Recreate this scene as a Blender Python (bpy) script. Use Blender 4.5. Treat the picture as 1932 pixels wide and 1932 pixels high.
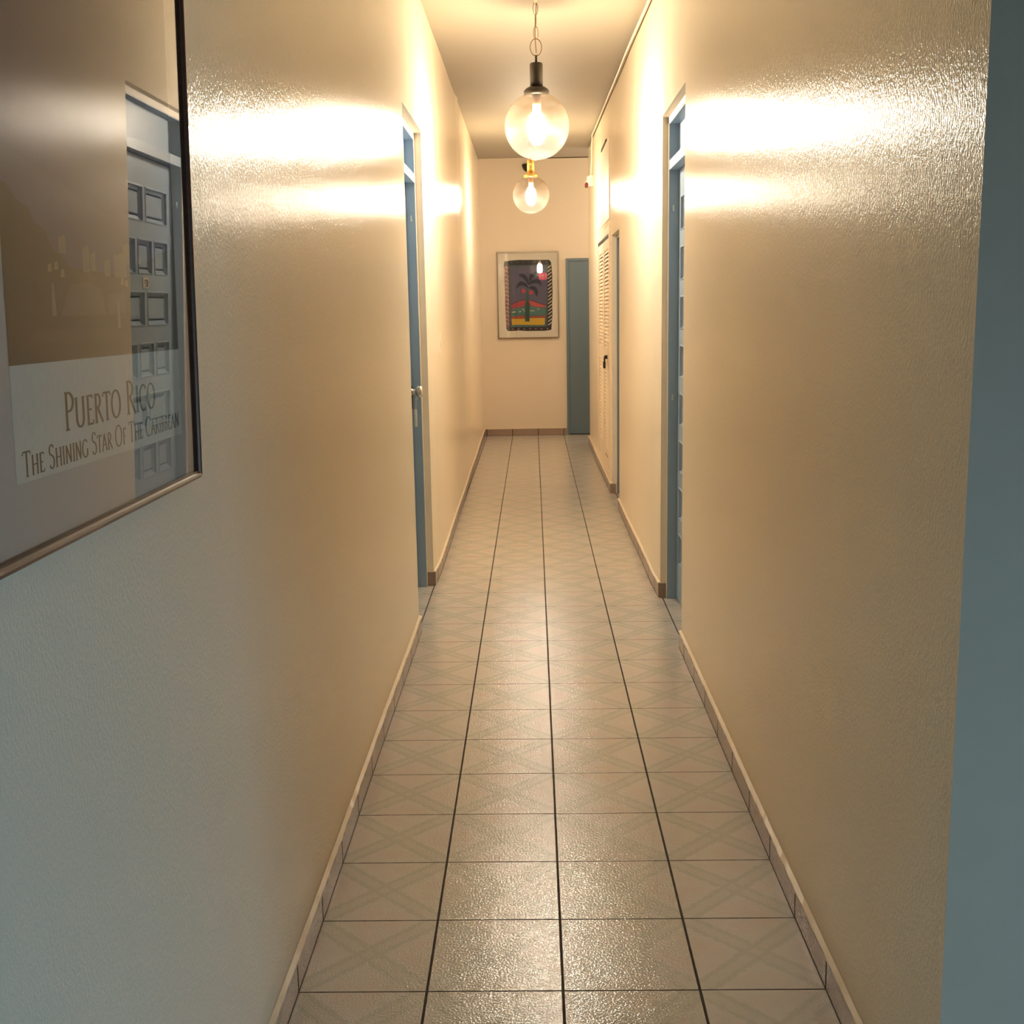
import bpy, bmesh, math, random
from mathutils import Vector, Matrix
random.seed(4)
S = bpy.context.scene
COL = S.collection
for o in list(bpy.data.objects): bpy.data.objects.remove(o)

# ---------------------------------------------------------------- camera
F, PITCH, YAW, ROLL, H = 2174.69762, 0.175537489, -0.0207029872, 0.0182752464, 1.50449
cp, sp, cy, sy = math.cos(PITCH), math.sin(PITCH), math.cos(YAW), math.sin(YAW)
fw = Vector((sy*cp, cy*cp, -sp)); rt = Vector((cy, -sy, 0)); dn = fw.cross(rt)
cr, sr = math.cos(ROLL), math.sin(ROLL)
rt2 = cr*rt + sr*dn; dn2 = -sr*rt + cr*dn
cam_data = bpy.data.cameras.new('camera'); cam = bpy.data.objects.new('camera', cam_data); COL.objects.link(cam)
m = Matrix((rt2, -dn2, -fw)).transposed().to_4x4(); m.translation = Vector((0, 0, H)); cam.matrix_world = m
cam_data.sensor_width = 36; cam_data.lens = F/1932*36; cam_data.clip_start = 0.05
S.camera = cam

# ---------------------------------------------------------------- world, daylight, exposure
w = bpy.data.worlds.new('sky'); S.world = w; w.use_nodes = True
w.node_tree.nodes['Background'].inputs[0].default_value = (0.42, 0.60, 0.75, 1)
w.node_tree.nodes['Background'].inputs[1].default_value = 0.25
ld = bpy.data.lights.new('daylight', 'AREA'); ld.shape = 'RECTANGLE'; ld.size = 2.0; ld.size_y = 0.7; ld.spread = math.radians(105)
ld.energy = 3.1; ld.color = (0.42, 0.74, 1.0)
lo = bpy.data.objects.new('daylight', ld); COL.objects.link(lo)      # daylight through the window of the front room
lo.location = (2.93, 0.0, 0.62); lo.rotation_euler = (math.radians(78), 0, math.radians(90))
ld2 = bpy.data.lights.new('passage_fill', 'POINT'); ld2.energy = 6; ld2.color = (0.97, 0.845, 0.665); ld2.shadow_soft_size = 0.12
lo2 = bpy.data.objects.new('passage_fill', ld2); COL.objects.link(lo2); lo2.location = (1.7, 13.3, 2.6)   # added fill light without a fitting, unseen in the side passage
cy_ = S.cycles; cy_.caustics_reflective = False; cy_.caustics_refractive = False; cy_.sample_clamp_indirect = 12; cy_.blur_glossy = 1.0
cy_.max_bounces = 16; cy_.diffuse_bounces = 14; cy_.glossy_bounces = 6; cy_.transparent_max_bounces = 16
cy_.use_denoising = True; cy_.denoiser = 'OPENIMAGEDENOISE'; cy_.denoising_input_passes = 'RGB_ALBEDO_NORMAL'; cy_.denoising_prefilter = 'ACCURATE'
vs = S.view_settings; vs.view_transform = 'Standard'; vs.look = 'None'; vs.gamma = 1; vs.use_curve_mapping = False
vs.exposure = 2.2
LAMP_POWER = 128.0
LAMP_COL = (0.97, 0.86, 0.70)

ZREF = -0.635      # globe centre below the ceiling rose
T, XB, Y0 = 0.305, 0.046077, 2.34922

# ---------------------------------------------------------------- node helpers
class N:
    def __init__(s, name):
        s.m = bpy.data.materials.new(name); s.m.use_nodes = True; s.t = s.m.node_tree
        for n in list(s.t.nodes): s.t.nodes.remove(n)
        s.out = s.t.nodes.new('ShaderNodeOutputMaterial')
    def n(s, typ, **k):
        x = s.t.nodes.new(typ)
        for a, b in k.items(): setattr(x, a, b)
        return x
    def put(s, sock, v):
        if isinstance(v, bpy.types.NodeSocket): s.t.links.new(v, sock)
        else: sock.default_value = v
    def math(s, op, a, b=None, c=None):
        x = s.n('ShaderNodeMath', operation=op)
        for i, v in enumerate((a, b, c)):
            if v is not None: s.put(x.inputs[i], v)
        return x.outputs[0]
    def coords(s): 
        tc = s.n('ShaderNodeTexCoord'); return tc.outputs['Object']
    def xyz(s, v):
        x = s.n('ShaderNodeSeparateXYZ'); s.put(x.inputs[0], v); return x.outputs
    def scalev(s, v, k):
        x = s.n('ShaderNodeVectorMath', operation='MULTIPLY'); s.put(x.inputs[0], v); x.inputs[1].default_value = k; return x.outputs[0]
    def noise(s, v, scale, detail=2, rough=0.5, out=0):
        x = s.n('ShaderNodeTexNoise'); s.put(x.inputs['Vector'], v); x.inputs['Scale'].default_value = scale
        x.inputs['Detail'].default_value = detail; x.inputs['Roughness'].default_value = rough; return x.outputs[out]
    def ramp(s, f, a, b, lo=0.0, hi=1.0):
        x = s.n('ShaderNodeMapRange', interpolation_type='SMOOTHSTEP'); s.put(x.inputs[0], f)
        for i, v in zip((1, 2, 3, 4), (a, b, lo, hi)): x.inputs[i].default_value = v
        return x.outputs[0]
    def mix(s, f, a, b):
        x = s.n('ShaderNodeMix', data_type='RGBA'); s.put(x.inputs[0], f); s.put(x.inputs[6], c4(a)); s.put(x.inputs[7], c4(b)); return x.outputs[2]
    def bump(s, h, strength, dist, normal=None):
        x = s.n('ShaderNodeBump'); s.put(x.inputs['Height'], h); x.inputs['Strength'].default_value = strength
        x.inputs['Distance'].default_value = dist
        if normal is not None: s.put(x.inputs['Normal'], normal)
        return x.outputs[0]
    def pbr(s, color, rough=0.5, metal=0.0, normal=None, coat=0.0, coat_rough=0.1, spec=0.5, emit=None, estr=0.0):
        x = s.n('ShaderNodeBsdfPrincipled'); s.put(x.inputs['Base Color'], c4(color)); s.put(x.inputs['Roughness'], rough)
        x.inputs['Metallic'].default_value = metal; x.inputs['Specular IOR Level'].default_value = spec
        x.inputs['Coat Weight'].default_value = coat; s.put(x.inputs['Coat Roughness'], coat_rough)
        if normal is not None: s.put(x.inputs['Normal'], normal)
        if emit: x.inputs['Emission Color'].default_value = c4(emit); x.inputs['Emission Strength'].default_value = estr
        s.t.links.new(x.outputs[0], s.out.inputs[0]); return x
def c4(c):
    if isinstance(c, bpy.types.NodeSocket): return c
    return tuple(c)+(1.0,) if len(c) == 3 else tuple(c)

def simple(name, col, rough=0.5, metal=0.0, var=0.06, scale=40, bump=0.0, **k):
    a = N(name); v = a.coords(); nz = a.noise(v, scale, 3)
    c = a.mix(nz, tuple(x*(1-var) for x in col), tuple(min(1, x*(1+var)) for x in col))
    nr = a.bump(nz, bump, 0.002) if bump else None
    a.pbr(c, rough, metal, nr, **k); return a.m

def wall_paint(name, col, rough=0.15, flat_=0.28):
    a = N(name); v = a.coords()
    big = a.noise(v, 0.9, 2); c = a.mix(big, tuple(x*0.97 for x in col), tuple(x*1.02 for x in col))
    peel = a.noise(a.scalev(v, (1, 1, 0.55)), 210, 2, 0.55)        # orange peel of the roller
    nr = a.bump(peel, 0.85, 0.0014)
    b = a.pbr(c, rough, 0, nr, spec=0.3); df = a.n('ShaderNodeBsdfDiffuse'); a.put(df.inputs[0], c)     # worn, patchy gloss
    ms = a.n('ShaderNodeMixShader'); ms.inputs[0].default_value = flat_
    a.t.links.new(b.outputs[0], ms.inputs[1]); a.t.links.new(df.outputs[0], ms.inputs[2]); a.t.links.new(ms.outputs[0], a.out.inputs[0]); return a.m

def floor_tiles():
    a = N('glazed_floor_tile'); v = a.coords(); x, y, z = a.xyz(v)
    fx = a.math('MULTIPLY', a.math('SUBTRACT', x, XB), 1/T); fy = a.math('MULTIPLY', a.math('SUBTRACT', y, Y0), 1/T)
    u = a.math('FRACT', fx); t = a.math('FRACT', fy)
    eu = a.math('MINIMUM', u, a.math('SUBTRACT', 1.0, u)); ev = a.math('MINIMUM', t, a.math('SUBTRACT', 1.0, t))
    wob = a.math('MULTIPLY', a.math('SUBTRACT', a.noise(v, 30, 2), 0.5), 0.004)
    gx = a.ramp(a.math('ADD', eu, wob), 0.0078, 0.0115, 1, 0); gy = a.ramp(a.math('ADD', ev, wob), 0.0048, 0.0080, 1, 0)
    grout = a.math('MAXIMUM', gx, gy)
    # printed motif: double diagonal bands with ragged edges, rose blushes at the middle of the sides
    jag = a.math('MULTIPLY', a.math('SUBTRACT', a.noise(v, 70, 2, 0.6), 0.5), 0.110)
    d1 = a.math('ADD', a.math('ABSOLUTE', a.math('SUBTRACT', u, t)), jag)
    d2 = a.math('ADD', a.math('ABSOLUTE', a.math('SUBTRACT', a.math('ADD', u, t), 1.0)), jag)
    def band(d):
        o = a.math('MULTIPLY', a.ramp(d, 0.040, 0.065), a.ramp(d, 0.105, 0.14, 1, 0))
        inner = a.ramp(d, 0.04, 0.07, 1, 0)
        return a.math('MAXIMUM', o, a.math('MULTIPLY', inner, 0.45))
    bnd = a.math('MAXIMUM', band(d1), band(d2))
    tid = a.n('ShaderNodeTexWhiteNoise', noise_dimensions='2D'); cb = a.n('ShaderNodeCombineXYZ')
    a.put(cb.inputs[0], a.math('FLOOR', fx)); a.put(cb.inputs[1], a.math('FLOOR', fy)); a.put(tid.inputs['Vector'], cb.outputs[0])
    # distance to nearest side middle
    du = a.math('MINIMUM', a.math('MULTIPLY', eu, 1.0), 1.0); 
    r1 = a.math('SQRT', a.math('ADD', a.math('POWER', eu, 2.0), a.math('POWER', a.math('SUBTRACT', t, 0.5), 2.0)))
    r2 = a.math('SQRT', a.math('ADD', a.math('POWER', ev, 2.0), a.math('POWER', a.math('SUBTRACT', u, 0.5), 2.0)))
    rose = a.ramp(a.math('ABSOLUTE', a.math('SUBTRACT', a.math('MINIMUM', r1, r2), 0.13)), 0.02, 0.17, 1, 0)
    rose = a.math('MULTIPLY', rose, a.ramp(a.noise(v, 16, 2), 0.3, 0.65))
    base = a.mix(a.noise(v, 60, 3), (0.55, 0.53, 0.50), (0.62, 0.60, 0.57))
    base = a.mix(a.math('MULTIPLY', tid.outputs['Value'], 0.20), base, (0.56, 0.50, 0.44))
    base = a.mix(a.math('MULTIPLY', rose, 0.30), base, (0.62, 0.44, 0.38))
    base = a.mix(a.math('MULTIPLY', bnd, 0.48), base, (0.40, 0.42, 0.35))
    col = a.mix(grout, base, (0.030, 0.020, 0.013))
    hgt = a.noise(v, 175, 2, 0.5)
    nr = a.bump(hgt, 0.60, 0.0016)
    nr = a.bump(a.math('SUBTRACT', 1.0, grout), 0.6, 0.0025, nr)
    rough = a.math('ADD', 0.11, a.math('MULTIPLY', grout, 0.7))
    a.pbr(col, rough, 0, nr, spec=0.65); return a.m

def base_tiles():
    a = N('glazed_skirting_tile'); v = a.coords(); x, y, z = a.xyz(v)
    def j(c, off): 
        f = a.math('FRACT', a.math('MULTIPLY', a.math('SUBTRACT', c, off), 1/T)); e = a.math('MINIMUM', f, a.math('SUBTRACT', 1.0, f))
        return a.ramp(e, 0.010, 0.018, 1, 0)
    g = a.n('ShaderNodeNewGeometry'); nx = a.xyz(g.outputs['Normal'])
    along_y = a.math('GREATER_THAN', a.math('ABSOLUTE', nx[0]), 0.5)
    gr = a.math('ADD', a.math('MULTIPLY', j(y, Y0), along_y), a.math('MULTIPLY', j(x, XB), a.math('SUBTRACT', 1.0, along_y)))
    gr = a.math('MAXIMUM', a.math('MINIMUM', gr, 1.0), a.ramp(z, 0.002, 0.0045, 1, 0))
    base = a.mix(a.noise(v, 60, 3), (0.27, 0.195, 0.15), (0.34, 0.25, 0.20))
    col = a.mix(gr, base, (0.05, 0.035, 0.028))
    nr = a.bump(a.noise(v, 150, 2), 0.6, 0.0026)
    a.pbr(col, 0.18, 0, nr); return a.m

def wood_frame():
    a = N('varnished_brown_wood'); v = a.coords(); g = a.noise(a.scalev(v, (40, 3, 40)), 3, 4, 0.6)
    a.pbr(a.mix(g, (0.055, 0.02, 0.011), (0.17, 0.066, 0.032)), 0.38, 0, None, coat=0.15, coat_rough=0.2); return a.m

def glass_pane():
    a = N('picture_glass'); lw = a.n('ShaderNodeLayerWeight'); lw.inputs[0].default_value = 0.5
    fz = a.math('ADD', 0.045, a.math('MULTIPLY', 0.955, a.math('POWER', lw.outputs['Facing'], 5.0)))
    tr = a.n('ShaderNodeBsdfTransparent'); gl = a.n('ShaderNodeBsdfGlossy'); gl.inputs['Roughness'].default_value = 0.0
    ms = a.n('ShaderNodeMixShader'); a.put(ms.inputs[0], fz)
    a.t.links.new(tr.outputs[0], ms.inputs[1]); a.t.links.new(gl.outputs[0], ms.inputs[2]); a.t.links.new(ms.outputs[0], a.out.inputs[0]); return a.m

def globe_glass():
    a = N('lustre_globe_glass'); v = a.coords()
    fr = a.n('ShaderNodeLayerWeight'); fr.inputs[0].default_value = 0.5
    z = a.xyz(v)[2]
    film = a.noise(a.scalev(v, (5, 5, 16)), 1.0, 2)
    tint = a.mix(film, (0.97, 0.93, 0.86), (0.93, 0.92, 0.95))
    tint = a.mix(a.ramp(z, ZREF-0.03, ZREF+0.12), tint, (0.74, 0.64, 0.46))     # amber lustre towards the neck
    tr = a.n('ShaderNodeBsdfTransparent'); a.put(tr.inputs[0], tint)
    gl = a.n('ShaderNodeBsdfGlossy'); gl.inputs['Roughness'].default_value = 0.12; a.put(gl.inputs[0], (1, 0.95, 0.88, 1))
    df = a.n('ShaderNodeBsdfTranslucent'); a.put(df.inputs[0], (1.0, 0.93, 0.84, 1))
    m1 = a.n('ShaderNodeMixShader'); a.put(m1.inputs[0], a.math('MULTIPLY', a.math('MULTIPLY', a.ramp(film, 0.35, 0.75, 0.6, 1.4), a.ramp(z, ZREF-0.15, ZREF+0.13, 1.6, 0.4)), 0.010))
    a.t.links.new(tr.outputs[0], m1.inputs[1]); a.t.links.new(df.outputs[0], m1.inputs[2])
    m2 = a.n('ShaderNodeMixShader'); a.put(m2.inputs[0], a.math('ADD', 0.03, a.math('MULTIPLY', 0.6, a.math('POWER', fr.outputs['Facing'], 4.0))))
    a.t.links.new(m1.outputs[0], m2.inputs[1]); a.t.links.new(gl.outputs[0], m2.inputs[2]); a.t.links.new(m2.outputs[0], a.out.inputs[0]); return a.m

def emitter(name, col, strength):
    a = N(name); e = a.n('ShaderNodeEmission'); e.inputs[0].default_value = c4(col); e.inputs[1].default_value = strength
    a.t.links.new(e.outputs[0], a.out.inputs[0]); return a.m

M = dict(
    wall=wall_paint('cream_gloss_wall_paint', (0.87, 0.785, 0.635)),
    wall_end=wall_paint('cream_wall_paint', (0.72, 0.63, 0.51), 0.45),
    side=wall_paint('grey_blue_wall_paint', (0.23, 0.28, 0.315), 0.5),
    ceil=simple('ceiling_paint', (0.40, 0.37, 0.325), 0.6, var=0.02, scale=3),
    floor=floor_tiles(), base=base_tiles(),
    joint=simple('dark_grout', (0.035, 0.022, 0.015), 1.0, spec=0.0),
    base_plain=simple('skirting_return_tile', (0.30, 0.22, 0.17), 0.25),
    caulk=simple('cream_paint_edge', (0.74, 0.64, 0.50), 0.4, bump=0.3, scale=60),
    reveal=simple('reveal_paint', (0.84, 0.77, 0.65), 0.5, var=0.05, scale=12),
    blue=simple('blue_grey_door_paint', (0.31, 0.42, 0.55), 0.38, var=0.05, scale=14, bump=0.12),
    blue2=simple('dusky_blue_door_paint', (0.20, 0.25, 0.30), 0.4, var=0.04),
    teal=simple('dark_teal_door_paint', (0.115, 0.17, 0.215), 0.45, var=0.05),
    dark=simple('shadow_gap_black', (0.015, 0.012, 0.010), 0.8),
    white=simple('closet_white_paint', (0.86, 0.76, 0.62), 0.42, var=0.02),
    wood=wood_frame(), glass=glass_pane(), globe=globe_glass(),
    bronze=simple('dark_bronze', (0.022, 0.015, 0.010), 0.45, 0.3, var=0.3, scale=30),
    brass=simple('polished_brass', (0.80, 0.55, 0.22), 0.25, 0.9, var=0.05),
    wire=simple('chain_metal', (0.30, 0.20, 0.11), 0.35, 0.6),
    holder=simple('lamp_holder', (0.65, 0.42, 0.32), 0.4),
    chrome=simple('satin_steel', (0.62, 0.58, 0.52), 0.22, 1.0, var=0.03),
    black=simple('black_plastic', (0.012, 0.010, 0.009), 0.4),
    plastic=simple('ivory_plastic', (0.80, 0.72, 0.60), 0.35, var=0.02),
    red=simple('red_lens', (0.16, 0.008, 0.005), 0.3),
    gold=simple('champagne_metal', (0.17, 0.12, 0.07), 0.35, 0.6),
    paper=simple('mat_paper', (0.68, 0.64, 0.56), 0.8, var=0.01),
    bulb=emitter('lit_bulb', LAMP_COL, LAMP_POWER), bulb2=emitter('lit_dimmer_bulb', LAMP_COL, LAMP_POWER*0.66),
)

# ---------------------------------------------------------------- mesh helpers
def link(name, bm, mats, parent=None, smooth=False):
    me = bpy.data.meshes.new(name)
    bmesh.ops.recalc_face_normals(bm, faces=bm.faces)
    bm.to_mesh(me); bm.free()
    for mt in (mats if isinstance(mats, (list, tuple)) else [mats]): me.materials.append(mt)
    if smooth:
        for p in me.polygons: p.use_smooth = True
    o = bpy.data.objects.new(name, me); COL.objects.link(o)
    if parent is not None: o.parent = parent
    return o
def tag(o, label, cat, group=None):
    o['label'] = label; o['category'] = cat
    if group: o['group'] = group
    return o
def struct(o): o['kind'] = 'structure'; return o
def empty(name, loc=(0, 0, 0)):
    o = bpy.data.objects.new(name, None); COL.objects.link(o); o.location = loc; o.empty_display_size = 0.1; return o
def box(bm, x0, x1, y0, y1, z0, z1, bev=0.0, mi=0):
    g = bmesh.ops.create_cube(bm, size=1.0)['verts']
    for v in g: v.co = Vector(((x0+x1)/2+v.co.x*(x1-x0), (y0+y1)/2+v.co.y*(y1-y0), (z0+z1)/2+v.co.z*(z1-z0)))
    fs = {f for v in g for f in v.link_faces}
    for f in fs: f.material_index = mi
    if bev:
        es = list({e for v in g for e in v.link_edges}); bmesh.ops.bevel(bm, geom=es, offset=bev, segments=2, affect='EDGES', clamp_overlap=True)
def lathe(bm, prof, c=(0, 0, 0), seg=40, axis='z', mi=0):
    rings = []
    for r, h in prof:
        ring = []
        for i in range(seg):
            a = 2*math.pi*i/seg; p = (r*math.cos(a), r*math.sin(a), h)
            if axis == 'x': p = (p[2], p[0], p[1])
            if axis == 'y': p = (p[0], p[2], p[1])
            ring.append(bm.verts.new((c[0]+p[0], c[1]+p[1], c[2]+p[2])))
        rings.append(ring)
    for a, b in zip(rings, rings[1:]):
        for i in range(seg):
            f = bm.faces.new((a[i], a[(i+1) % seg], b[(i+1) % seg], b[i])); f.smooth = True; f.material_index = mi
    if prof[0][0] > 1e-4: bm.faces.new(rings[0]).material_index = mi
    if prof[-1][0] > 1e-4: bm.faces.new(rings[-1]).material_index = mi
def tube(bm, pts, r, seg=10, closed=False, mi=0):
    pts = [Vector(p) for p in pts]; n = len(pts); rings = []
    for i, p in enumerate(pts):
        if closed: d = pts[(i+1) % n]-pts[i-1]
        else: d = pts[min(i+1, n-1)]-pts[max(i-1, 0)]
        d.normalize(); up = Vector((0, 0, 1)) if abs(d.z) < 0.9 else Vector((0, 1, 0))
        a = d.cross(up).normalized(); b = d.cross(a).normalized()
        rings.append([bm.verts.new(p+a*r*math.cos(2*math.pi*k/seg)+b*r*math.sin(2*math.pi*k/seg)) for k in range(seg)])
    pr = list(zip(rings, rings[1:]))+([(rings[-1], rings[0])] if closed else [])
    for A, B in pr:
        for k in range(seg):
            f = bm.faces.new((A[k], A[(k+1) % seg], B[(k+1) % seg], B[k])); f.smooth = True; f.material_index = mi
    if not closed:
        bm.faces.new(rings[0]).material_index = mi; bm.faces.new(rings[-1]).material_index = mi

def ceil_z(y): return 3.085+0.0135*(y-6.0)
def cable_z(y): return 3.05+0.0180*(y-6.0)
def wall_mesh(name, axis, a0, a1, front, back, holes, mat, ztop, step=0.06, zstep=0.30, mats2=None):
    """a wall along one axis: front(a, z) is its face, back a plane; holes = [(a0, a1, z0, z1)]"""
    A = {a0, a1}; Z = {0.0, 3.0}
    for h in holes:
        for v in h[:2]: A.add(v)
        for v in h[2:]: Z.add(v)
    def fill(vals, st):
        vals = sorted(vals); out = []
        for p, q in zip(vals, vals[1:]):
            k = max(1, int(math.ceil((q-p)/st))); out += [p+(q-p)*i/k for i in range(k)]
        return out+[vals[-1]]
    A = fill(A, step); Z = fill(Z, zstep)+[None]
    bm = bmesh.new()
    def P(a, z, s):
        zz = ztop(a) if z is None else z
        x = front(a, zz) if s == 0 else back
        return (x, a, zz) if axis == 'y' else (a, x, zz)
    def solid(i, j):
        if not (0 <= i < len(A)-1 and 0 <= j < len(Z)-1): return False
        ac = (A[i]+A[i+1])/2; zc = (Z[j]+(Z[j+1] if Z[j+1] is not None else 3.05))/2
        return not any(h[0] < ac < h[1] and h[2] < zc < h[3] for h in holes)
    cache = {}
    def V(i, j, s):
        if (i, j, s) not in cache: cache[(i, j, s)] = bm.verts.new(P(A[i], Z[j], s))
        return cache[(i, j, s)]
    def Q(*ps): 
        f = bm.faces.new([bm.verts.new(P(A[i], Z[j], s)) for i, j, s in ps]); f.material_index = 1 if mats2 else 0
    for i in range(len(A)-1):
        for j in range(len(Z)-1):
            if not solid(i, j): continue
            for s in (0, 1):
                f = bm.faces.new([V(i, j, s), V(i+1, j, s), V(i+1, j+1, s), V(i, j+1, s)]); f.smooth = (s == 0)
            if not solid(i-1, j): Q((i, j, 0), (i, j+1, 0), (i, j+1, 1), (i, j, 1))
            if not solid(i+1, j): Q((i+1, j, 0), (i+1, j+1, 0), (i+1, j+1, 1), (i+1, j, 1))
            if not solid(i, j-1): Q((i, j, 0), (i+1, j, 0), (i+1, j, 1), (i, j, 1))
            if not solid(i, j+1): Q((i, j+1, 0), (i+1, j+1, 0), (i+1, j+1, 1), (i, j+1, 1))
    return struct(link(name, bm, [mat]+([mats2] if mats2 else [])))

# ---------------------------------------------------------------- structure
LN, LF = 5.27, 6.20          # left doorway
RN, RF = 4.96, 5.87          # right doorway
R2N, R2F = 8.56, 9.30        # far right doorway
CN, CFAR = 9.40, 11.20       # closet
YE, YR, YC = 13.72, 12.86, 1.70
def smooth01(t): t = max(0, min(1, t)); return t*t*(3-2*t)
def xl(y, z=1):
    b = -0.558 if y < LF else -0.558-0.042*(y-LF)/(YE-LF)
    if y >= LF-0.01: b -= 0.008*(1-smooth01((y-LF)/0.28))
    b += 0.011*math.exp(-((y-9.47)/0.10)**2)*smooth01((z-0.3)/0.8)
    return b+0.0012*math.sin(y*2.9+z*1.3)
def xr(y, z=1):
    b = 0.640 if y < RF else 0.640-0.018*(y-RF)/(YR-RF)
    if y >= RF-0.01: b += 0.006*(1-smooth01((y-RF)/0.25))
    b -= 0.002*math.exp(-((y-7.6)/0.5)**2)
    return b-0.0012*math.sin(y*2.3+z*1.1+1)
wall_mesh('wall_left', 'y', -3.0, YE+0.15, xl, -0.78, [(LN, LF, -0.1, 2.40)], M['wall'], lambda y: ceil_z(y)+0.002, mats2=M['reveal'])
wall_mesh('wall_right', 'y', YC, YR, xr, 0.86,
          [(RN, RF, -0.1, 2.40), (R2N, R2F, -0.1, 2.05), (9.50, 11.06, 0.085, 2.07), (9.84, 10.50, 2.832, 2.850)],
          M['wall'], lambda y: ceil_z(y)-0.009, mats2=M['reveal'])
wall_mesh('wall_end', 'x', -0.85, 3.0, lambda x, z: YE, YE+0.15, [], M['wall_end'], lambda x: ceil_z(YE)-0.004, step=0.5)
wall_mesh('wall_return', 'x', 0.648, 3.0, lambda x, z: YC+0.001, YC+0.16, [], M['side'], lambda x: ceil_z(YC), step=0.5)
wall_mesh('wall_passage', 'x', 0.63, 3.0, lambda x, z: YR-0.001, YR-0.12, [], M['wall_end'], lambda x: ceil_z(YR), step=0.5)
wall_mesh('wall_back', 'x', -0.8, 3.1, lambda x, z: -3.0, -3.15, [], M['side'], lambda x: ceil_z(-3), step=0.6)
wall_mesh('wall_side', 'y', -3.0, YC+0.1, lambda y, z: 2.95, 3.1, [(-1.05, 1.05, 0.2, 1.3)], M['side'], lambda y: ceil_z(y), step=0.5)
wall_mesh('wall_passage_end', 'y', YR-0.1, YE+0.1, lambda y, z: 2.9, 3.0, [], M['wall_end'], lambda y: ceil_z(y), step=0.5)
for o_ in (bpy.data.objects['wall_passage'], bpy.data.objects['wall_passage_end']): o_.name = o_.name
bm = bmesh.new(); box(bm, -0.95, 3.1, -3.15, YE+0.2, -0.10, 0.0); struct(link('floor', bm, M['floor']))
bm = bmesh.new(); vs_ = []
for y in (-3.2, YE+0.25):
    for x in (-0.95, 3.1):
        for dz in (0, 0.12): vs_.append(bm.verts.new((x, y, ceil_z(y)+dz)))
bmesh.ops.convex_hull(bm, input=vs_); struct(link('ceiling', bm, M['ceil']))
# window of the front room (out of frame, the cool daylight comes through it)
bm = bmesh.new()
for z0, z1 in ((0.2, 0.25), (1.25, 1.3)): box(bm, 2.97, 3.03, -1.05, 1.05, z0, z1)
for y in (-1.05, 1.0): box(bm, 2.97, 3.03, y, y+0.05, 0.25, 1.25)
struct(link('window_1', bm, M['reveal']))

# dark strip painted as the cable's shade; dirty crack along the end wall
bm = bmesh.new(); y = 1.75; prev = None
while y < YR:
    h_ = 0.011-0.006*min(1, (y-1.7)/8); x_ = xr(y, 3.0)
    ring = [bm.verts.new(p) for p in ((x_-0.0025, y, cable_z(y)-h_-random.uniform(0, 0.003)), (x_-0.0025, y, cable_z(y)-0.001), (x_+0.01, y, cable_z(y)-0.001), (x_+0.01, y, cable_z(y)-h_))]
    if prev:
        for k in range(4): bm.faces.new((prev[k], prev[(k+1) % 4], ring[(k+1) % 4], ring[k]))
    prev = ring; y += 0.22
struct(link('cable_shade_strip', bm, simple('cable_shade_and_dirty_crack', (0.07, 0.035, 0.012), 0.8)))
bm = bmesh.new(); box(bm, 0.12, 0.72, YE-0.002, YE+0.01, ceil_z(YE)-0.010, ceil_z(YE)); struct(link('trim_2', bm, bpy.data.materials['cable_shade_and_dirty_crack']))
bm = bmesh.new(); box(bm, -0.59, -0.06, YE-0.004, YE+0.01, ceil_z(YE)-0.010, ceil_z(YE)); struct(link('trim_3', bm, M['caulk']))

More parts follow.
